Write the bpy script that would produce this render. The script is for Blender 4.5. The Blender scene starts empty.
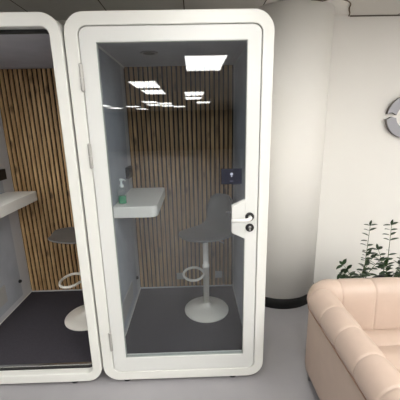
import bpy, bmesh, math, random
from mathutils import Vector, Matrix
random.seed(7)
S = bpy.context.scene
COL = S.collection
PI = math.pi

# ------------------------------------------------------------------ camera
cam_data = bpy.data.cameras.new('camera')
cam = bpy.data.objects.new('camera', cam_data)
COL.objects.link(cam)
cam_data.sensor_width = 36.0
cam_data.lens = 302.04 / 400 * 36
cam_data.clip_start = 0.02
R_ = ((0.9995261, -0.0258904, 0.01665), (-0.0224693, -0.2439521, 0.9695269), (-0.0210396, -0.9694416, -0.2444183))
cam.matrix_world = Matrix(((R_[0][0], -R_[0][1], -R_[0][2], 0),
                           (R_[1][0], -R_[1][1], -R_[1][2], 0),
                           (R_[2][0], -R_[2][1], -R_[2][2], 1.69),
                           (0, 0, 0, 1)))
S.camera = cam

# ------------------------------------------------------------------ world and exposure
w = bpy.data.worlds.new('world'); S.world = w; w.use_nodes = True
w.node_tree.nodes['Background'].inputs[0].default_value = (0.8, 0.85, 0.9, 1)
w.node_tree.nodes['Background'].inputs[1].default_value = 0.2
S.view_settings.view_transform = 'Standard'
S.view_settings.look = 'None'
S.view_settings.gamma = 1
S.view_settings.use_curve_mapping = False
S.view_settings.exposure = 1.35
PANEL_STRENGTH = 5.5
CEIL = 2.55
WALL_Y = 2.83

# ------------------------------------------------------------------ materials
def lin(r, g, b):
    f = lambda c: (c/255/12.92) if c/255 <= 0.04045 else ((c/255+0.055)/1.055)**2.4
    return (f(r), f(g), f(b), 1)

def mat(name, rgb, rough=0.5, metal=0.0, noise=0.0, nscale=8.0, bump=0.0, bscale=200.0, spec=0.5, stretch=None):
    m = bpy.data.materials.new(name); m.use_nodes = True
    nt = m.node_tree; b = nt.nodes['Principled BSDF']
    c = lin(*rgb)
    b.inputs['Base Color'].default_value = c
    b.inputs['Roughness'].default_value = rough
    b.inputs['Metallic'].default_value = metal
    b.inputs['Specular IOR Level'].default_value = spec
    tc = nt.nodes.new('ShaderNodeTexCoord')
    src = tc.outputs['Object']
    if stretch:
        mp = nt.nodes.new('ShaderNodeMapping'); mp.inputs['Scale'].default_value = stretch
        nt.links.new(src, mp.inputs['Vector']); src = mp.outputs['Vector']
    if noise:
        n = nt.nodes.new('ShaderNodeTexNoise'); n.inputs['Scale'].default_value = nscale
        n.inputs['Detail'].default_value = 4
        nt.links.new(src, n.inputs['Vector'])
        r = nt.nodes.new('ShaderNodeValToRGB')
        r.color_ramp.elements[0].position = 0.3; r.color_ramp.elements[1].position = 0.7
        r.color_ramp.elements[0].color = tuple(max(0, v*(1-noise)) for v in c[:3]) + (1,)
        r.color_ramp.elements[1].color = tuple(min(1, v*(1+noise)) for v in c[:3]) + (1,)
        nt.links.new(n.outputs['Fac'], r.inputs['Fac'])
        nt.links.new(r.outputs['Color'], b.inputs['Base Color'])
    if bump:
        n2 = nt.nodes.new('ShaderNodeTexNoise'); n2.inputs['Scale'].default_value = bscale
        n2.inputs['Detail'].default_value = 3
        nt.links.new(src, n2.inputs['Vector'])
        bp = nt.nodes.new('ShaderNodeBump'); bp.inputs['Strength'].default_value = bump
        bp.inputs['Distance'].default_value = 0.003
        nt.links.new(n2.outputs['Fac'], bp.inputs['Height'])
        nt.links.new(bp.outputs['Normal'], b.inputs['Normal'])
    return m

def mat_emit(name, rgb, strength):
    m = bpy.data.materials.new(name); m.use_nodes = True
    nt = m.node_tree; nt.nodes.clear()
    e = nt.nodes.new('ShaderNodeEmission'); e.inputs[0].default_value = lin(*rgb); e.inputs[1].default_value = strength
    o = nt.nodes.new('ShaderNodeOutputMaterial'); nt.links.new(e.outputs[0], o.inputs[0])
    return m

def mat_glass(name, tint, f0):
    """plain sheet glass: tinted straight-through light plus a mirror reflection that grows at grazing angles"""
    m = bpy.data.materials.new(name); m.use_nodes = True
    nt = m.node_tree; nt.nodes.clear(); N = nt.nodes.new; L = nt.links.new
    g = N('ShaderNodeNewGeometry')
    d = N('ShaderNodeVectorMath'); d.operation = 'DOT_PRODUCT'
    L(g.outputs['Incoming'], d.inputs[0]); L(g.outputs['Normal'], d.inputs[1])
    a = N('ShaderNodeMath'); a.operation = 'ABSOLUTE'; L(d.outputs['Value'], a.inputs[0])
    s = N('ShaderNodeMath'); s.operation = 'SUBTRACT'; s.inputs[0].default_value = 1; L(a.outputs[0], s.inputs[1])
    p = N('ShaderNodeMath'); p.operation = 'POWER'; L(s.outputs[0], p.inputs[0]); p.inputs[1].default_value = 5
    q = N('ShaderNodeMath'); q.operation = 'MULTIPLY_ADD'; L(p.outputs[0], q.inputs[0])
    q.inputs[1].default_value = 1-f0; q.inputs[2].default_value = f0
    t = N('ShaderNodeBsdfTransparent'); t.inputs[0].default_value = (*tint, 1)
    gl = N('ShaderNodeBsdfGlossy'); gl.inputs['Roughness'].default_value = 0.0
    mx = N('ShaderNodeMixShader'); L(q.outputs[0], mx.inputs[0]); L(t.outputs[0], mx.inputs[1]); L(gl.outputs[0], mx.inputs[2])
    o = N('ShaderNodeOutputMaterial'); L(mx.outputs[0], o.inputs[0])
    return m

def mat_wood(name, c0=(136, 100, 60), c1=(204, 170, 122)):
    m = mat(name, (176, 138, 92), rough=0.55)
    nt = m.node_tree; b = nt.nodes['Principled BSDF']; N = nt.nodes.new; L = nt.links.new
    tc = N('ShaderNodeTexCoord')
    mp = N('ShaderNodeMapping'); mp.inputs['Scale'].default_value = (30, 30, 2.2); L(tc.outputs['Object'], mp.inputs[0])
    n = N('ShaderNodeTexNoise'); n.inputs['Scale'].default_value = 1.6; n.inputs['Detail'].default_value = 6; L(mp.outputs[0], n.inputs[0])
    r = N('ShaderNodeValToRGB')
    r.color_ramp.elements[0].position = 0.3; r.color_ramp.elements[0].color = lin(*c0)
    r.color_ramp.elements[1].position = 0.7; r.color_ramp.elements[1].color = lin(*c1)
    L(n.outputs['Fac'], r.inputs[0])
    # knots: sparse dark spots
    mp2 = N('ShaderNodeMapping'); mp2.inputs['Scale'].default_value = (11, 1, 4.5); L(tc.outputs['Object'], mp2.inputs[0])
    v = N('ShaderNodeTexVoronoi'); v.inputs['Scale'].default_value = 1.0; L(mp2.outputs[0], v.inputs['Vector'])
    k = N('ShaderNodeValToRGB'); k.color_ramp.elements[0].position = 0.08; k.color_ramp.elements[1].position = 0.22
    k.color_ramp.elements[0].color = (0.22, 0.18, 0.15, 1); k.color_ramp.elements[1].color = (1, 1, 1, 1)
    L(v.outputs['Distance'], k.inputs[0])
    mx = N('ShaderNodeMix'); mx.data_type = 'RGBA'; mx.blend_type = 'MULTIPLY'; mx.inputs[0].default_value = 0.8
    L(r.outputs[0], mx.inputs[6]); L(k.outputs[0], mx.inputs[7])
    L(mx.outputs[2], b.inputs['Base Color'])
    return m

def mat_ceiling():
    m = mat('ceiling_tiles', (205, 198, 188), rough=0.9)
    nt = m.node_tree; b = nt.nodes['Principled BSDF']; N = nt.nodes.new; L = nt.links.new
    tc = N('ShaderNodeTexCoord'); sp = N('ShaderNodeSeparateXYZ'); L(tc.outputs['Object'], sp.inputs[0])
    outs = []
    for ax, off in (('X', 0.045), ('Y', 0.05)):
        a = N('ShaderNodeMath'); a.operation = 'ADD'; a.inputs[1].default_value = off + 60; L(sp.outputs[ax], a.inputs[0])
        f = N('ShaderNodeMath'); f.operation = 'PINGPONG'; f.inputs[1].default_value = 0.3; L(a.outputs[0], f.inputs[0])
        g = N('ShaderNodeMath'); g.operation = 'LESS_THAN'; g.inputs[1].default_value = 0.004; L(f.outputs[0], g.inputs[0])
        outs.append(g)
    mxm = N('ShaderNodeMath'); mxm.operation = 'MAXIMUM'; L(outs[0].outputs[0], mxm.inputs[0]); L(outs[1].outputs[0], mxm.inputs[1])
    mx = N('ShaderNodeMix'); mx.data_type = 'RGBA'
    L(mxm.outputs[0], mx.inputs[0]); mx.inputs[6].default_value = lin(202, 199, 193); mx.inputs[7].default_value = lin(70, 58, 50)
    L(mx.outputs[2], b.inputs['Base Color'])
    return m

M = dict(
    white=mat('powder_coated_white', (219, 219, 214), 0.38),
    door_white=mat('door_white', (211, 212, 209), 0.4),
    felt=mat('grey_felt', (166, 170, 178), 0.95, noise=0.10, nscale=5, bump=0.3, bscale=500),
    felt_trim=mat('grey_trim', (190, 191, 194), 0.8),
    booth_ceiling=mat('booth_ceiling_felt', (174, 173, 178), 0.95, noise=0.06, nscale=6),
    carpet=mat('dark_carpet', (52, 49, 56), 0.95, noise=0.35, nscale=260, bump=0.6, bscale=600),
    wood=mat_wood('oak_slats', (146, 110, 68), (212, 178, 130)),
    dark_wood=mat_wood('darker_oak_slats', (116, 88, 54), (186, 152, 106)),  # same slats in a darker tone for the right booth
    backing=mat('black_felt_backing', (22, 20, 18), 0.95),
    black=mat('black_plastic', (16, 16, 18), 0.45),
    gasket=mat('rubber_gasket', (14, 14, 15), 0.6),
    chrome=mat('brushed_metal', (200, 200, 198), 0.25, metal=1.0),
    steel=mat('satin_steel', (150, 150, 150), 0.35, metal=1.0),
    desk=mat('desk_laminate', (234, 232, 226), 0.45),
    glass=mat_glass('door_glass', (0.92, 0.94, 0.95), 0.06),
    stool_white=mat('stool_white_metal', (226, 222, 214), 0.35),
    stool_grey=mat('stool_grey_shell', (104, 103, 102), 0.4),
    leather=mat('beige_leather', (184, 164, 150), 0.42, noise=0.03, nscale=14, bump=0.15, bscale=350),
    leather_side=mat('beige_leather_side', (180, 160, 146), 0.5, noise=0.03, nscale=14, bump=0.15, bscale=350),
    seam=mat('leather_piping', (150, 118, 100), 0.6),
    far_wall=mat('dark_painted_wall', (94, 95, 99), 0.8),
    wall=mat('painted_wall', (232, 230, 225), 0.85, noise=0.015, nscale=1.5, bump=0.05, bscale=90),
    floor=mat('grey_vinyl_floor', (151, 149, 152), 0.38, noise=0.05, nscale=3.5),
    ceiling=mat_ceiling(),
    skirting=mat('black_skirting', (4, 4, 4), 0.8),
    logo=mat('grey_metal_logo', (150, 150, 156), 0.45, metal=0.3),
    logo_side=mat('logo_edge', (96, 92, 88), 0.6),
    light=mat_emit('light_diffuser', (252, 250, 245), PANEL_STRENGTH),
    light_frame=mat('light_frame', (225, 225, 222), 0.5),
    leaf=mat('glossy_leaf', (32, 54, 28), 0.3, noise=0.4, nscale=12),
    stem=mat('green_stem', (74, 92, 52), 0.5),
    pot=mat('charcoal_pot', (60, 60, 62), 0.6),
    soil=mat('potting_soil', (48, 36, 28), 0.95, noise=0.4, nscale=80),
    screen=mat('dark_screen', (24, 26, 40), 0.25),
    marks=mat('pale_marks', (140, 144, 160), 0.6),
    vent=mat('vent_grille', (165, 163, 160), 0.6),
    socket=mat('socket_grey', (168, 166, 160), 0.5),
    clear=mat_glass('clear_plastic', (0.93, 0.96, 0.95), 0.06),
    gel=mat('green_gel', (70, 190, 140), 0.15),
    pump=mat('pump_plastic', (222, 230, 230), 0.3),
)
_g = M['gel'].node_tree.nodes['Principled BSDF']; _g.inputs['Transmission Weight'].default_value = 0.6

# ------------------------------------------------------------------ helpers
def link(name, me, m, parent=None, smooth=False, bevel=0.0, segs=2):
    o = bpy.data.objects.new(name, me); COL.objects.link(o)
    if m is not None: me.materials.append(m)
    if parent is not None: o.parent = parent
    if smooth:
        for p in me.polygons: p.use_smooth = True
    if bevel:
        md = o.modifiers.new('bevel', 'BEVEL'); md.width = bevel; md.segments = segs
        md.limit_method = 'ANGLE'; md.angle_limit = math.radians(40)
    return o

def obj(name, bm, m, parent=None, smooth=False, bevel=0.0, segs=2):
    bmesh.ops.recalc_face_normals(bm, faces=bm.faces)
    me = bpy.data.meshes.new(name); bm.to_mesh(me); bm.free()
    return link(name, me, m, parent, smooth, bevel, segs)

def thing(name, label, cat, loc=(0, 0, 0), rz=0, group=None):
    o = bpy.data.objects.new(name, None); COL.objects.link(o)
    o.location = loc; o.rotation_euler = (0, 0, rz); o.empty_display_size = 0.1
    o['label'] = label; o['category'] = cat
    if group: o['group'] = group
    return o

def structure(o):
    o['kind'] = 'structure'; return o

def add_box(bm, x0, x1, y0, y1, z0, z1):
    v = [bm.verts.new(p) for p in ((x0,y0,z0),(x1,y0,z0),(x1,y1,z0),(x0,y1,z0),(x0,y0,z1),(x1,y0,z1),(x1,y1,z1),(x0,y1,z1))]
    for f in ((0,3,2,1),(4,5,6,7),(0,1,5,4),(1,2,6,5),(2,3,7,6),(3,0,4,7)):
        bm.faces.new([v[i] for i in f])

def box(x0, x1, y0, y1, z0, z1):
    bm = bmesh.new(); add_box(bm, x0, x1, y0, y1, z0, z1); return bm

def add_prism(bm, pts, axis, a, b):
    """closed outline pts (2D) extruded along axis from a to b"""
    def P(u, v, t):
        return {'x': (t, u, v), 'y': (u, t, v), 'z': (u, v, t)}[axis]
    A = [bm.verts.new(P(u, v, a)) for u, v in pts]; B = [bm.verts.new(P(u, v, b)) for u, v in pts]
    n = len(pts)
    bm.faces.new(A); bm.faces.new(B[::-1])
    for i in range(n): bm.faces.new((A[i], B[i], B[(i+1) % n], A[(i+1) % n]))

def prism(pts, axis, a, b):
    bm = bmesh.new(); add_prism(bm, pts, axis, a, b); return bm

def rrect(x0, x1, z0, z1, r, n=8):
    out = []
    for cx, cz, a0 in ((x1-r, z0+r, -90), (x1-r, z1-r, 0), (x0+r, z1-r, 90), (x0+r, z0+r, 180)):
        for i in range(n+1):
            a = math.radians(a0 + 90*i/n); out.append((cx+r*math.cos(a), cz+r*math.sin(a)))
    return out

def ring(outer, inner, y0, y1):
    """frame between two outlines with equal point counts, in the xz plane"""
    bm = bmesh.new(); n = len(outer)
    a = [bm.verts.new((x, y0, z)) for x, z in outer]; b = [bm.verts.new((x, y0, z)) for x, z in inner]
    c = [bm.verts.new((x, y1, z)) for x, z in outer]; d = [bm.verts.new((x, y1, z)) for x, z in inner]
    for i in range(n):
        j = (i+1) % n
        bm.faces.new((a[i], a[j], b[j], b[i])); bm.faces.new((c[i], d[i], d[j], c[j]))
        bm.faces.new((a[i], c[i], c[j], a[j])); bm.faces.new((b[i], b[j], d[j], d[i]))
    return bm

def add_lathe(bm, prof, cx=0, cy=0, n=32, axis='z', off=(0, 0, 0)):
    rings = []
    for r, z in prof:
        rr = []
        for i in range(n):
            a = 2*PI*i/n; u, v = r*math.cos(a), r*math.sin(a)
            p = {'z': (cx+u, cy+v, z), 'y': (cx+u, z, cy+v), 'x': (z, cx+u, cy+v)}[axis]
            rr.append(bm.verts.new(p))
        rings.append(rr)
    for k in range(len(rings)-1):
        for i in range(n):
            j = (i+1) % n
            bm.faces.new((rings[k][i], rings[k][j], rings[k+1][j], rings[k+1][i]))
    bm.faces.new(rings[0][::-1]); bm.faces.new(rings[-1])

def lathe(prof, cx=0, cy=0, n=32, axis='z'):
    bm = bmesh.new(); add_lathe(bm, prof, cx, cy, n, axis); return bm

def add_tube(bm, pts, r, n=10, closed=False):
    pts = [Vector(p) for p in pts]; m = len(pts); rings = []
    rad = r if isinstance(r, (list, tuple)) else [r]*m
    prev = None
    for i, p in enumerate(pts):
        if closed: t = pts[(i+1) % m]-pts[i-1]
        else: t = pts[min(i+1, m-1)]-pts[max(i-1, 0)]
        t.normalize()
        if prev is None:
            up = Vector((0, 0, 1)) if abs(t.z) < 0.9 else Vector((1, 0, 0))
            nrm = t.cross(up).normalized()
        else:
            nrm = (prev - t*prev.dot(t)).normalized()
        prev = nrm; bn = t.cross(nrm)
        rings.append([bm.verts.new(p + (nrm*math.cos(2*PI*k/n)+bn*math.sin(2*PI*k/n))*rad[i]) for k in range(n)])
    for i in range(m if closed else m-1):
        A, B = rings[i], rings[(i+1) % m]
        for k in range(n):
            bm.faces.new((A[k], A[(k+1) % n], B[(k+1) % n], B[k]))
    if not closed:
        bm.faces.new(rings[0][::-1]); bm.faces.new(rings[-1])

def tube(pts, r, n=10, closed=False):
    bm = bmesh.new(); add_tube(bm, pts, r, n, closed); return bm

# ------------------------------------------------------------------ setting
X0, X1, Y0 = -6.0, 4.2, -17.0
structure(obj('floor', box(X0-.2, X1+.2, Y0-.2, WALL_Y+.15, -0.1, 0.0), M['floor']))
structure(obj('wall_back', box(X0-.2, X1+.2, WALL_Y, WALL_Y+.15, 0, 3.1), M['wall']))
structure(obj('wall_right', box(X1, X1+.15, Y0, WALL_Y, 0, 3.1), M['wall']))
structure(obj('wall_left', box(X0-.15, X0, Y0, WALL_Y, 0, 3.1), M['far_wall']))
structure(obj('wall_front', box(X0, X1, Y0-.15, Y0, 0, 3.1), M['far_wall']))
structure(obj('ceiling_slab', box(X0-.2, X1+.2, Y0-.2, WALL_Y+.15, 3.1, 3.2), M['wall']))
# round half-column in front of the back wall
CX, CY, CR = 0.82, 2.84, 0.37
structure(obj('wall_column', lathe([(CR, 0.0), (CR, 3.1)], CX, CY, 240), M['wall'], smooth=False))
bm = lathe([(CR+.001, 0.001), (CR+.009, 0.001), (CR+.009, 0.095), (CR+.001, 0.1)], CX, CY, 240)
structure(obj('baseboard_column', bm, M['skirting']))
for nm in ('wall_column', 'baseboard_column'):
    for p in bpy.data.objects[nm].data.polygons: p.use_smooth = abs(p.normal.z) < 0.5
# suspended ceiling, cut raggedly round the column
notch = [(CX-CR-.012, WALL_Y+.01)]
for k in range(0, 15):
    a = math.radians(180 + 8 + k*7.6); notch.append((CX+(CR+.012)*math.cos(a), CY+(CR+.012)*math.sin(a)))
notch += [(1.05, 2.44), (1.12, 2.47), (1.175, 2.505), (1.215, 2.55), (1.235, 2.59), (1.25, 2.64), (1.28, 2.70), (1.315, 2.76), (1.346, WALL_Y+.01)]
outline = [(X0-.1, WALL_Y+.01)] + notch + [(X1+.1, WALL_Y+.01), (X1+.1, Y0-.1), (X0-.1, Y0-.1)]
structure(obj('ceiling', prism(outline, 'z', CEIL, CEIL+.02), M['ceiling']))
bm = bmesh.new(); add_tube(bm, [(x, y, CEIL-.001) for x, y in notch[13:]], .005, 6)
structure(obj('trim_1', bm, mat('ragged_cut_edge', (92, 76, 60), 0.9)))
structure(obj('trim_3', prism(notch, 'z', CEIL+.008, 3.1), M['wall']))
structure(obj('trim_2', box(1.35, X1, WALL_Y-.012, WALL_Y, CEIL-.008, CEIL), mat('shadow_gap_trim', (96, 88, 80), 0.9)))

# ceiling light panels (the ones mirrored in the door glass stand behind the viewer)
panels = [(0.19, -1.38), (-1.02, -3.62), (-1.02, -5.18), (0.06, -5.85), (0.04, -7.4), (-1.63, -8.9), (-1.70, -10.6),
          (-2.75, -11.4), (-2.75, -13.8), (-1.14, -9.8), (-1.16, -11.4), (-0.65, -12.2), (0.45, -9.6), (-3.9, -10.4), (-3.9, -12.5),
          # unseen panels added for more light, kept outside the mirrored strip
          (0.19, 0.5), (-1.9, 0.5), (2.2, 0.5), (1.39, -1.0), (2.6, -1.0), (1.39, -2.5), (2.6, -2.5), (-2.1, -1.2),
          (3.6, 0.45), (3.6, -1.0), (3.6, -2.5), (2.6, -4.0), (3.6, -4.0)]
proto = None
def panel_label(i, x, y):
    return 'square-edged white ceiling light panel seen only as a reflection in the glass door'
near = {0: 'large bright ceiling panel mirrored at the top right of the glass door',
        1: 'ceiling panel mirrored at the upper left of the glass door, largest on that side',
        2: 'ceiling panel mirrored just below and right of the upper-left one in the glass door'}
for i, (x, y) in enumerate(panels):
    if proto is None:
        r = thing('ceiling_light', near[0], 'ceiling light', (x, y, CEIL), 0, 'rectangular ceiling light panels')
        obj('frame', ring(rrect(-.30, .30, -.60, .60, .004, 1), rrect(-.275, .275, -.575, .575, .004, 1), -.012, 0), M['light_frame'], r)
        fr = r.children[0]
        for v in fr.data.vertices:                      # lay the frame into the ceiling plane
            v.co = Vector((v.co.x, v.co.z, v.co.y))
        obj('diffuser', box(-.275, .275, -.575, .575, -.008, -.002), M['light'], r)
        proto = r
    else:
        r = proto.copy(); COL.objects.link(r); r.location = (x, y, CEIL)
        if i in near: r['label'] = near[i]
        elif i < 15: r['label'] = 'small distant ceiling panel mirrored in a row across the glass door'
        else: r['label'] = 'unseen rectangular light panel added to brighten the room above the open floor'
        for ch in list(proto.children):
            c = ch.copy(); COL.objects.link(c); c.parent = r

# ------------------------------------------------------------------ phone booths
FY = 1.69                      # front face
OX0, OX1, OZ0, OZ1 = -0.639, 0.428, 0.025, 2.245     # outer outline of the right booth
IX0, IX1, IZ0, IZ1 = -0.570, 0.368, 0.090, 2.180     # front opening
LX, RX, BY, FZ, CZ = -0.566, 0.352, 2.723, 0.110, 2.165   # inner faces: left, right, back, floor, ceiling

def make_booth(dx, label, desk_x1, desk_y0, desk_y1, lining):
    t = thing('phone_booth', label, 'phone booth', (dx-.105, 2.2, 0))
    ox = .105; oy = -2.2                                # everything below is written in the right booth's world place
    def ob(name, bm, m, parent=t, **k):
        if parent is t: bmesh.ops.translate(bm, verts=bm.verts, vec=(ox, oy, 0))
        else: bmesh.ops.translate(bm, verts=bm.verts, vec=(ox, oy, 0))
        return obj(name, bm, m, parent, **k)
    ob('shell', ring(rrect(OX0, OX1, OZ0, OZ1, .105, 12), rrect(IX0, IX1, IZ0, IZ1, .045, 12), FY, 2.77), M['white'], bevel=.006, segs=3)
    ob('back_panel', box(IX0, IX1, 2.745, 2.768, IZ0, IZ1), M['white'])
    # side linings: felt field framed by a paler border
    for side, x0, x1 in (('left', IX0, LX), ('right', RX, IX1)):
        b = bmesh.new(); add_box(b, x0, x1, 1.765, BY, FZ, CZ)
        ob('wall_lining', b, M['felt_trim'])
        xf0, xf1 = (x1, x1+.004) if side == 'left' else (x0-.004, x0)
        ob('felt_panel', box(xf0, xf1, 1.80, 2.58, FZ+.055, CZ-.012), M['felt'], bevel=.0015)
    ob('inner_ceiling', box(IX0, IX1, 1.765, BY, CZ, IZ1), M['booth_ceiling'])
    ob('carpet', box(IX0+.001, IX1-.001, 1.765, BY, IZ0, FZ), M['carpet'])
    ob('threshold_strip', box(IX0+.012, IX1-.012, 1.748, 1.766, IZ0+.006, FZ+.004), M['chrome'], bevel=.002)
    ob('gasket', ring(rrect(IX0+.001, IX1-.001, IZ0+.001, IZ1-.001, .044, 8), rrect(IX0+.010, IX1-.010, IZ0+.008, IZ1-.016, .040, 8), 1.738, 1.764), M['gasket'])
    # slatted back wall
    ob('acoustic_felt', box(IX0, IX1, BY+.012, BY+.020, FZ, CZ), M['backing'])
    b = bmesh.new(); pitch = 0.0398; n = 23
    for k in range(n):
        x = LX + .006 + k*pitch
        add_box(b, x, x+.0255, BY, BY+.0125, FZ+.004, CZ-.003)
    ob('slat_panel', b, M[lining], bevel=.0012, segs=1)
    ob('slat_footer', box(LX, RX, BY-.006, BY+.004, FZ, FZ+.010), M['felt_trim'])
    # wall desk
    b = prism([(LX, desk_y0), ] + [(desk_x1-.05+.05*math.sin(math.radians(a)), desk_y0+.05-.05*math.cos(math.radians(a))) for a in range(0, 91, 10)]
              + [(desk_x1-.03+.03*math.cos(math.radians(a)), desk_y1-.03+.03*math.sin(math.radians(a))) for a in range(0, 91, 15)] + [(LX, desk_y1)], 'z', 1.07, 1.15)
    ob('desk', b, M['desk'], bevel=.005, segs=3)
    # downlight, sockets, cable knob, vent
    d = ob('downlight', lathe([(.062, CZ-.006), (.058, CZ-.010), (.044, CZ-.010), (.040, CZ-.004)], -.283, 2.217, 32), M['steel'], smooth=True)
    ob('lens', lathe([(.041, CZ-.007), (.036, CZ-.009), (.012, CZ-.006)], -.283, 2.217, 24), M['black'], d)
    s = ob('power_socket', box(LX+.003, LX+.036, 2.46, 2.60, 1.265, 1.355), M['black'], bevel=.004)
    ob('cable_knob', lathe([(.016, LX+.004), (.016, LX+.012), (.012, LX+.022), (.006, LX+.024)], 2.56, .315, 20, 'x'), M['black'], smooth=True)
    v = ob('vent_plate', box(LX+.004, LX+.012, 1.98, 2.35, .245, .40), M['vent'], bevel=.004)
    # feet
    for fx, fy in ((-.495, 1.735), (.228, 1.735), (-.50, 2.66), (.24, 2.66)):
        ob('foot', lathe([(.030, 0.0), (.030, .016), (.014, .018), (.012, .026)], fx, fy, 20), M['black'])
    return t, ob

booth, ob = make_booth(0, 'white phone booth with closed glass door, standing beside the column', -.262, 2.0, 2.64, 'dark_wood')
# right booth's two grey sockets low on the slats
for sx, sz in ((-.165, .235), (.215, .24)):
    s = ob('wall_socket', box(sx-.035, sx+.035, BY-.010, BY-.001, sz-.035, sz+.035), M['socket'], bevel=.004)
    ob('socket_well', lathe([(.020, BY-.0115), (.020, BY-.009)], sx, sz, 20, 'y'), M['vent'], s)
# hinged glass door: door > sub-parts
GX0, GX1, GZ0, GZ1 = -.483, .292, .199, 2.103
door = ob('door', ring(rrect(IX0+.005, IX1-.005, IZ0+.005, IZ1-.005, .042, 8), rrect(GX0, GX1, GZ0, GZ1, .002, 8), FY+.001, FY+.042), M['door_white'], bevel=.002)
ob('glass_pane', box(GX0-.006, GX1+.006, FY+.012, FY+.022, GZ0-.006, GZ1+.006), M['glass'], door)
ob('glass_seal', ring(rrect(GX0-.0005, GX1+.0005, GZ0-.0005, GZ1+.0005, .002, 2), rrect(GX0+.0025, GX1-.0025, GZ0+.003, GZ1-.003, .002, 2), FY+.008, FY+.026), mat('grey_seal', (150, 156, 152), .5), door)
pl = [(GX1+.004, 1.262), (.214, 1.222), (.214, 1.056), (GX1+.004, 1.014)]
ob('lock_plate', prism(pl, 'y', FY+.002, FY+.034), M['door_white'], door, bevel=.002)
HX, HZ = .318, 1.156
hx = ob('rosette', lathe([(.026, FY+.001), (.026, FY-.006), (.022, FY-.008)], HX, HZ, 28, 'y'), M['black'], door)
ob('lever_handle', tube([(HX, FY-.004, HZ), (HX, FY-.030, HZ), (HX-.003, FY-.042, HZ), (HX-.012, FY-.049, HZ-.004), (HX-.03, FY-.051, HZ-.007), (HX-.112, FY-.051, HZ-.009)], .0105, 12), mat('satin_white_metal', (232, 232, 228), .3), door, smooth=True)
ob('inner_lever', tube([(HX, FY+.040, HZ), (HX, FY+.08, HZ), (HX-.012, FY+.09, HZ), (HX-.13, FY+.09, HZ)], .0095, 12), M['chrome'], door, smooth=True)
ob('key_rosette', lathe([(.025, FY+.001), (.025, FY-.005), (.021, FY-.007)], HX+.002, 1.088, 28, 'y'), M['black'], door)
b = lathe([(.0085, FY-.006), (.0085, FY-.010)], HX+.002, 1.093, 20, 'y'); add_box(b, HX-.003, HX+.007, FY-.010, FY-.006, 1.071, 1.091)
ob('lock_cylinder', b, M['chrome'], door)
for hz0, hz1 in ((1.87, 2.0), (1.465, 1.595), (.267, .40)):
    b = bmesh.new(); zm = (hz0+hz1)/2
    add_lathe(b, [(.005, hz0-.004), (.0095, hz0), (.0095, zm-.002), (.006, zm-.0015), (.006, zm+.0015), (.0095, zm+.002), (.0095, hz1), (.005, hz1+.004)], IX0+.0005, FY-.004, 16)
    ob('hinge', b, M['vent'] if False else mat('hinge_metal', (172, 170, 166), .35, .4), door, smooth=False)
# little control display on the door glass
dp = ob('display', box(.152, .270, FY+.004, FY+.0122, 1.352, 1.440), M['screen'], door, bevel=.002)
dp['label'] = 'small dark display panel with a pale lamp symbol'
b = bmesh.new()
# lamp symbol: bulb, base, and a short line of tiny marks
for k in (0,):
    add_lathe(b, [(.0085, FY+.0035), (.0085, FY+.0042)], .2115, 1.410, 20, 'y')
add_box(b, .2080, .2150, FY+.0035, FY+.0042, 1.393, 1.400)
for k in range(5): add_box(b, .202+k*.004, .2045+k*.004, FY+.0035, FY+.0042, 1.368, 1.3705)
me_o = bpy.data.objects['display']
bmesh.ops.translate(b, verts=b.verts, vec=(.105, -2.2, 0))
# symbols stay inside the display part: a second material on the same mesh
bmesh.ops.recalc_face_normals(b, faces=b.faces)
tmp = bmesh.new(); tmp.from_mesh(me_o.data); nf = len(tmp.faces)
me2 = bpy.data.meshes.new('marks'); b.to_mesh(me2); b.free(); tmp.from_mesh(me2); tmp.to_mesh(me_o.data); tmp.free()
me_o.data.materials.append(M['marks'])
for p in me_o.data.polygons:
    if p.index >= nf: p.material_index = 1

booth2, ob2 = make_booth(-1.079, 'white phone booth with open doorway, cut off by the left edge', -.30, 1.95, 2.62, 'wood')

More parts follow.
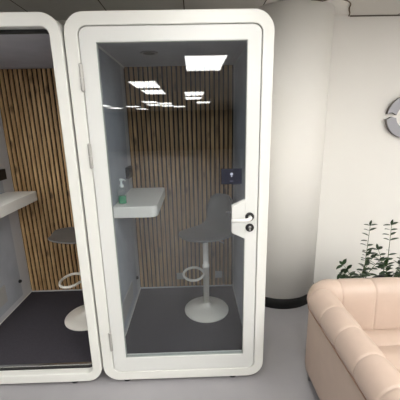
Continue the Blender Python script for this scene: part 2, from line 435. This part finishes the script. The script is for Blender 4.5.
# ------------------------------------------------------------------ bar stools
def make_stool(loc, rz, label, loop_rz, dz=0.0):
    t = thing('bar_stool', label, 'bar stool', loc, rz, 'bar stools in the phone booths')
    obj('base', lathe([(.192, 0), (.192, .006), (.185, .012), (.12, .026), (.06, .042), (.034, .062), (.030, .075)], n=48), M['stool_white'], t, smooth=True)
    obj('pole', lathe([(.026, .06), (.026, .40), (.029, .402), (.029, .425), (.0225, .427), (.0225, .69+dz), (.03, .70+dz), (.03, .712+dz)], n=24), M['stool_white'], t, smooth=True)
    # D-shaped footrest loop, pointing to the seat's front (local -x)
    pts = []
    for k in range(0, 25):
        a = math.radians(70 + 220*k/24)
        pts.append((-.105 + .085*math.cos(a), .115*math.sin(a), .345))
    pts = [(-.015, .015, .345), (-.045, .08, .345)] + pts + [(-.045, -.08, .345), (-.015, -.015, .345)]
    Rm = Matrix.Rotation(loop_rz, 4, 'Z')
    obj('footrest', tube([Rm @ Vector(p) for p in pts], .0105, 10), M['stool_white'], t, smooth=True)
    obj('seat_plate', box(-.09, .09, -.07, .07, .700+dz, .716+dz), M['black'], t, bevel=.004)
    # moulded shell: seat sweeping up into a low back
    prof = [(-.212, .744), (-.200, .749), (-.165, .748), (-.10, .740), (-.02, .734), (.06, .732), (.12, .738), (.165, .758), (.195, .800), (.212, .87), (.224, .95), (.232, 1.01), (.236, 1.04)]
    half = [.055, .098, .145, .180, .192, .196, .196, .194, .190, .182, .165, .13, .08]
    bm = bmesh.new(); rows = []
    nu = 12
    for (x, z), h in zip(prof, half):
        row = []; z += dz
        back = max(0, min(1, (z-dz-.75)/.15)) if x > .1 else 0
        for j in range(nu+1):
            s = -1 + 2*j/nu
            lift = .012*abs(s)**3*(1-back)
            wrap = -.05*abs(s)**2.2*back
            row.append(bm.verts.new((x + wrap, s*h, z + lift)))
        rows.append(row)
    for a, b in zip(rows, rows[1:]):
        for j in range(nu): bm.faces.new((a[j], a[j+1], b[j+1], b[j]))
    s = obj('seat_shell', bm, M['stool_grey'], t, smooth=True)
    md = s.modifiers.new('solid', 'SOLIDIFY'); md.thickness = .016; md.offset = 0
    md = s.modifiers.new('sub', 'SUBSURF'); md.levels = 1; md.render_levels = 2
    obj('lever', tube([(.03, -.04, .705+dz), (.05, -.12, .700+dz), (.055, -.16, .694+dz)], .005, 8), M['steel'], t, smooth=True)
    return t
make_stool((.078, 2.34, FZ), math.radians(38), 'bar stool with grey shell seat behind the closed glass door', math.radians(-38), -.04)
make_stool((-.935, 2.29, FZ), math.radians(8), 'bar stool with grey seat in the open doorway booth, half hidden by its frame', math.radians(-8))

# ------------------------------------------------------------------ pump bottle on the desk
t = thing('pump_bottle', 'clear pump bottle with green liquid on the white wall desk', 'bottle', (-.515, 2.10, 1.15))
obj('liquid', lathe([(.024, .002), (.027, .006), (.027, .055), (.025, .056)], n=24), M['gel'], t, smooth=True)
obj('bottle_body', lathe([(.028, 0), (.0305, .004), (.0305, .085), (.024, .105), (.012, .115), (.012, .122)], n=24), M['clear'], t, smooth=True)
obj('pump_collar', lathe([(.0145, .118), (.0145, .136), (.006, .138), (.006, .165)], n=20), M['pump'], t, smooth=True)
b = bmesh.new(); add_lathe(b, [(.011, .163), (.012, .168), (.011, .178)], n=16); add_tube(b, [(0, 0, .172), (.022, -.012, .174), (.034, -.018, .166)], .0045, 8)
obj('pump_head', b, M['pump'], t)

# ------------------------------------------------------------------ sofa
SX0, SX1, SYF, SYB, CRN = .685, 2.285, .78, 1.77, .17
sofa = thing('sofa', 'pale beige leather sofa with channel-stitched padding, in the lower right corner', 'sofa', ((SX0+SX1)/2, (SYF+SYB)/2, 0))
SO = sofa.location.copy()
# path round the outside: (x, y, outward nx, ny)
def path():
    P = []; step = .005
    n = int(round((SYB-CRN-SYF)/step))
    for k in range(n): P.append((SX0, SYF+(SYB-CRN-SYF)*k/n, -1, 0))
    na = 44
    for k in range(na): a = PI - PI/2*k/na; P.append((SX0+CRN+CRN*math.cos(a), SYB-CRN+CRN*math.sin(a), math.cos(a), math.sin(a)))
    L_ = SX1-SX0-2*CRN; n = int(round(L_/step))
    for k in range(n): P.append((SX0+CRN+L_*k/n, SYB, 0, 1))
    for k in range(na): a = PI/2 - PI/2*k/na; P.append((SX1-CRN+CRN*math.cos(a), SYB-CRN+CRN*math.sin(a), math.cos(a), math.sin(a)))
    n = int(round((SYB-CRN-SYF)/step))
    for k in range(n+1): P.append((SX1, SYB-CRN-(SYB-CRN-SYF)*k/n, 1, 0))
    return P
PTS = path()
arm_seams = [1.435, 1.265, 1.085, .915]
back_seams = [SX0+.205+.208*k for k in range(7)]
def groove(x, y):
    d = 9
    if y < SYB-CRN+.001:
        for s in arm_seams: d = min(d, abs(y-s))
    elif SX0+CRN*.98 < x < SX1-CRN*.98:
        for s in back_seams: d = min(d, abs(x-s))
    else:                                              # corner: one seam across the bend
        for cx, sg in ((SX0+CRN, -1), (SX1-CRN, 1)):
            a = math.atan2(y-(SYB-CRN), (x-cx)*sg); d = min(d, abs(a-math.radians(8))*CRN, 9)
    return d
# roll cross-section: (distance inward from the outer face, z)
roll = [(.004, .575), (-.006, .590), (-.012, .615), (-.010, .645), (.002, .675), (.022, .698), (.050, .712), (.080, .714), (.108, .704), (.130, .684), (.142, .655), (.147, .61), (.150, .54), (.152, .46), (.153, .38)]
body = [(.020, .125), (.006, .130), (.003, .16), (.002, .35), (.002, .55), (.004, .575), (.03, .585), (.10, .58), (.10, .15), (.05, .125)]
cx_, cz_ = .07, .60
def sweep(name, sec, i0, i1, m, grooved, closed=False, bev=0):
    bm = bmesh.new(); rings = []
    for i in range(i0, i1+1):
        x, y, nx, ny = PTS[i]
        g = math.exp(-(groove(x, y)/.0042)**2)*.007 if grooved else 0
        # gentle puffing between seams
        if grooved: g -= .003*(1-math.exp(-(groove(x, y)/.03)**2))
        rr = []
        for d, z in sec:
            if grooved:
                vx, vz = d-cx_, z-max(.56, min(z, .62)) ; l = math.hypot(vx, vz) or 1
                d2, z2 = d-vx/l*g, z-vz/l*g
            else: d2, z2 = d, z
            rr.append(bm.verts.new((x-nx*d2-SO.x, y-ny*d2-SO.y, z2)))
        rings.append(rr)
    n = len(sec)
    for a, b in zip(rings, rings[1:]):
        for k in range(n if closed else n-1):
            bm.faces.new((a[k], a[(k+1) % n], b[(k+1) % n], b[k]))
    if closed: bm.faces.new(rings[0]); bm.faces.new(rings[-1][::-1])
    return obj(name, bm, m, sofa, smooth=True)
na = int(round((SYB-CRN-SYF)/.005)); nc = na+44; nb = len(PTS)-1-nc
a1, a2 = na+44, len(PTS)-1-na-44
sweep('armrest', roll, 0, a1, M['leather'], True)
sweep('backrest', roll, a1, a2, M['leather'], True)
sweep('armrest', roll, a2, len(PTS)-1, M['leather'], True)
o = sweep('side_panel', body, 0, len(PTS)-1, M['leather_side'], False, True)
# upholstered front faces closing the two arms
for xb, sg in ((SX0, 1), (SX1, -1)):
    out = [(xb+sg*d-SO.x, z) for d, z in [(.03, .125), (.004, .14), (.003, .56)] + roll + [(.153, .125)]]
    obj('arm_front', prism(out, 'y', SYF-.014-SO.y, SYF+.002-SO.y), M['leather_side'], sofa, bevel=.004)
# piping where roll meets side panel
bm = bmesh.new(); add_tube(bm, [(x-nx*(-.003)-SO.x, y-ny*(-.003)-SO.y, .577) for x, y, nx, ny in PTS[::4]], .0045, 8)
obj('piping', bm, M['seam'], sofa, smooth=True)
# seat cushion with cross channels
bm = bmesh.new(); rows = []
xs = [SX0+.145 + (SX1-SX0-.29)*k/40 for k in range(41)]
ys = [SYF+.02 + (SYB-.15-SYF-.02)*k/90 for k in range(91)]
ssm = [1.476, 1.304, 1.132, .96]
for y in ys:
    d = min(abs(y-s) for s in ssm)
    row = []
    for x in xs:
        e = min(x-xs[0], xs[-1]-x)
        z = .425 - math.exp(-(d/.0075)**2)*.010 - .030*math.exp(-e/.02) - .02*math.exp(-(y-ys[0])/.02) - .02*math.exp(-(ys[-1]-y)/.02) + .006*math.cos(PI*min(d, .085)/.085-PI)
        row.append(bm.verts.new((x-SO.x, y-SO.y, z)))
    rows.append(row)
for a, b in zip(rows, rows[1:]):
    for k in range(40): bm.faces.new((a[k], a[k+1], b[k+1], b[k]))
# skirt down to the base
bd = rows[0] + [r[-1] for r in rows[1:]] + rows[-1][-2::-1] + [r[0] for r in rows[-2:0:-1]]
low = [bm.verts.new((v.co.x, v.co.y, .15)) for v in bd]
for i in range(len(bd)):
    j = (i+1) % len(bd); bm.faces.new((bd[i], bd[j], low[j], low[i]))
bm.faces.new(low)
obj('seat_cushion', bm, M['leather'], sofa, smooth=True)
for lx, ly in ((SX0+.055, 1.66), (SX1-.055, 1.66), (SX0+.055, SYF+.07), (SX1-.055, SYF+.07)):
    obj('leg', lathe([(.010, 0), (.012, .004), (.015, .126), (.022, .130)], lx-SO.x, ly-SO.y, 16), M['steel'], sofa, smooth=True)

# ------------------------------------------------------------------ potted plants behind the sofa
def leaf(bm, base, d, up, L, W):
    d = d.normalized(); side = d.cross(up).normalized(); nrm = side.cross(d).normalized()
    prof = [(0, .0), (.15, .55), (.4, 1), (.65, .85), (.85, .45), (1, 0)]
    prev = None
    for t_, w_ in prof:
        c = base + d*(L*t_) - nrm*(L*.18*t_*t_)
        if w_ == 0: cur = [bm.verts.new(c)]
        else:
            cur = [bm.verts.new(c - side*W*w_/2 + nrm*W*.12), bm.verts.new(c), bm.verts.new(c + side*W*w_/2 + nrm*W*.12)]
        if prev:
            if len(prev) == 1: bm.faces.new((prev[0], cur[0], cur[1])); bm.faces.new((prev[0], cur[1], cur[2]))
            elif len(cur) == 1: bm.faces.new((prev[0], cur[0], prev[1])); bm.faces.new((prev[1], cur[0], prev[2]))
            else: bm.faces.new((prev[0], cur[0], cur[1], prev[1])); bm.faces.new((prev[1], cur[1], cur[2], prev[2]))
        prev = cur
def plant(loc, label, stems, seed):
    random.seed(seed)
    t = thing('potted_plant', label, 'plant', loc, 0, 'leafy plants behind the sofa')
    obj('pot', lathe([(.10, 0), (.104, .004), (.13, .34), (.134, .36), (.124, .36), (.120, .33), (.118, .325)], n=36), M['pot'], t, smooth=False)
    obj('soil', lathe([(.117, .30), (.117, .328), (.06, .334)], n=28), M['soil'], t)
    for (bx, by, tx, ty, h, droop, L) in stems:
        pts = []
        for k in range(13):
            u = k/12
            pts.append(Vector((bx+(tx-bx)*u**1.4, by+(ty-by)*u**1.4, .325 + h*u - droop*u*u)))
        st = obj('stem', tube(pts, [.0045*(1-.7*k/12) for k in range(13)], 6), M['stem'], t, smooth=True)
        bm = bmesh.new()
        length = sum((pts[k+1]-pts[k]).length for k in range(12)); nl = max(4, int(length/.046))
        for k in range(nl):
            u = .12 + .88*k/(nl-1); i = min(11, int(u*12)); p = pts[i].lerp(pts[i+1], u*12-i)
            tan = (pts[i+1]-pts[i]).normalized()
            sd = tan.cross(Vector((0, 1, 0.15))).normalized()
            rot = Matrix.Rotation(random.uniform(-.5, .5), 3, tan)
            for sg in (-1, 1):
                if random.random() < .08: continue
                d = rot @ (sd*sg + tan*random.uniform(.25, .7) + Vector((0, random.uniform(-.3, .3), random.uniform(-.1, .2))))
                leaf(bm, p, d, Vector((0, 0, 1)) if abs(d.normalized().z) < .8 else Vector((0, 1, 0)), L*random.uniform(.85, 1.25), L*.6)
        leaf(bm, pts[-1], pts[-1]-pts[-2], Vector((0, 1, 0)), L, L*.4)
        obj('leaves', bm, M['leaf'], st, smooth=True)
    return t
plant((1.34, 2.26, 0), 'dark green plant with one tall stem and low spreading leaves, left one behind the sofa',
      [(.05, 0, .03, -.04, .56, 0, .055), (-.03, -.01, -.20, -.12, .30, .10, .062), (-.02, .02, -.12, .02, .26, .06, .06), (.03, -.02, .10, -.10, .34, .05, .06),
       (0, -.03, -.02, -.16, .26, .06, .062), (.03, .03, .14, .05, .30, .06, .06), (-.01, -.03, -.08, -.15, .24, .04, .06), (.02, .0, .06, -.02, .33, .02, .055)], 3)
plant((1.62, 2.26, 0), 'dark green plant with a tall leaning stem, right one behind the sofa',
      [(-.04, 0, -.08, -.04, .56, 0, .058), (-.03, -.02, -.13, -.10, .30, .05, .06), (.02, 0, .12, -.03, .36, .04, .06), (0, -.03, .02, -.14, .30, .05, .062),
       (.03, .02, .18, .06, .36, .06, .06), (-.02, .03, -.08, .08, .34, .04, .06), (.02, -.02, .06, -.09, .33, .04, .055)], 5)

# ------------------------------------------------------------------ ring-shaped wall sign
t = thing('wall_sign', 'round grey metal ring sign mounted on the cream wall', 'wall sign', (1.935, WALL_Y, 1.715))
def arc_seg(a0, a1, ro, ri, notch_l, y0, y1):
    out = []
    n = 26
    for k in range(n+1):
        a = math.radians(a0+(a1-a0)*k/n); out.append((ro*math.cos(a), ro*math.sin(a)))
    am = math.radians(a1)
    if notch_l: out.append(((ro+ri)/2*math.cos(am+math.radians(notch_l)), (ro+ri)/2*math.sin(am+math.radians(notch_l))))
    for k in range(n+1):
        a = math.radians(a1+(a0-a1)*k/n); out.append((ri*math.cos(a), ri*math.sin(a)))
    am = math.radians(a0)
    if notch_l: out.append(((ro+ri)/2*math.cos(am+math.radians(notch_l)), (ro+ri)/2*math.sin(am+math.radians(notch_l))))
    return prism(out, 'y', y0, y1)
for a0, a1 in ((6, 172), (187, 353)):
    o = obj('ring_segment', arc_seg(a0, a1, .185, .098, -7 if a0 < 90 else -7, -.045, -.012), M['logo'], t, bevel=.002)
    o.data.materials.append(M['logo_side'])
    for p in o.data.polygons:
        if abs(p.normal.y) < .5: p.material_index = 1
for sx, sz in ((.10, .10), (-.10, .10), (.10, -.10), (-.10, -.10)):
    obj('standoff', lathe([(.008, -.012), (.008, 0)], sx, sz, 12, 'y'), M['steel'], t)
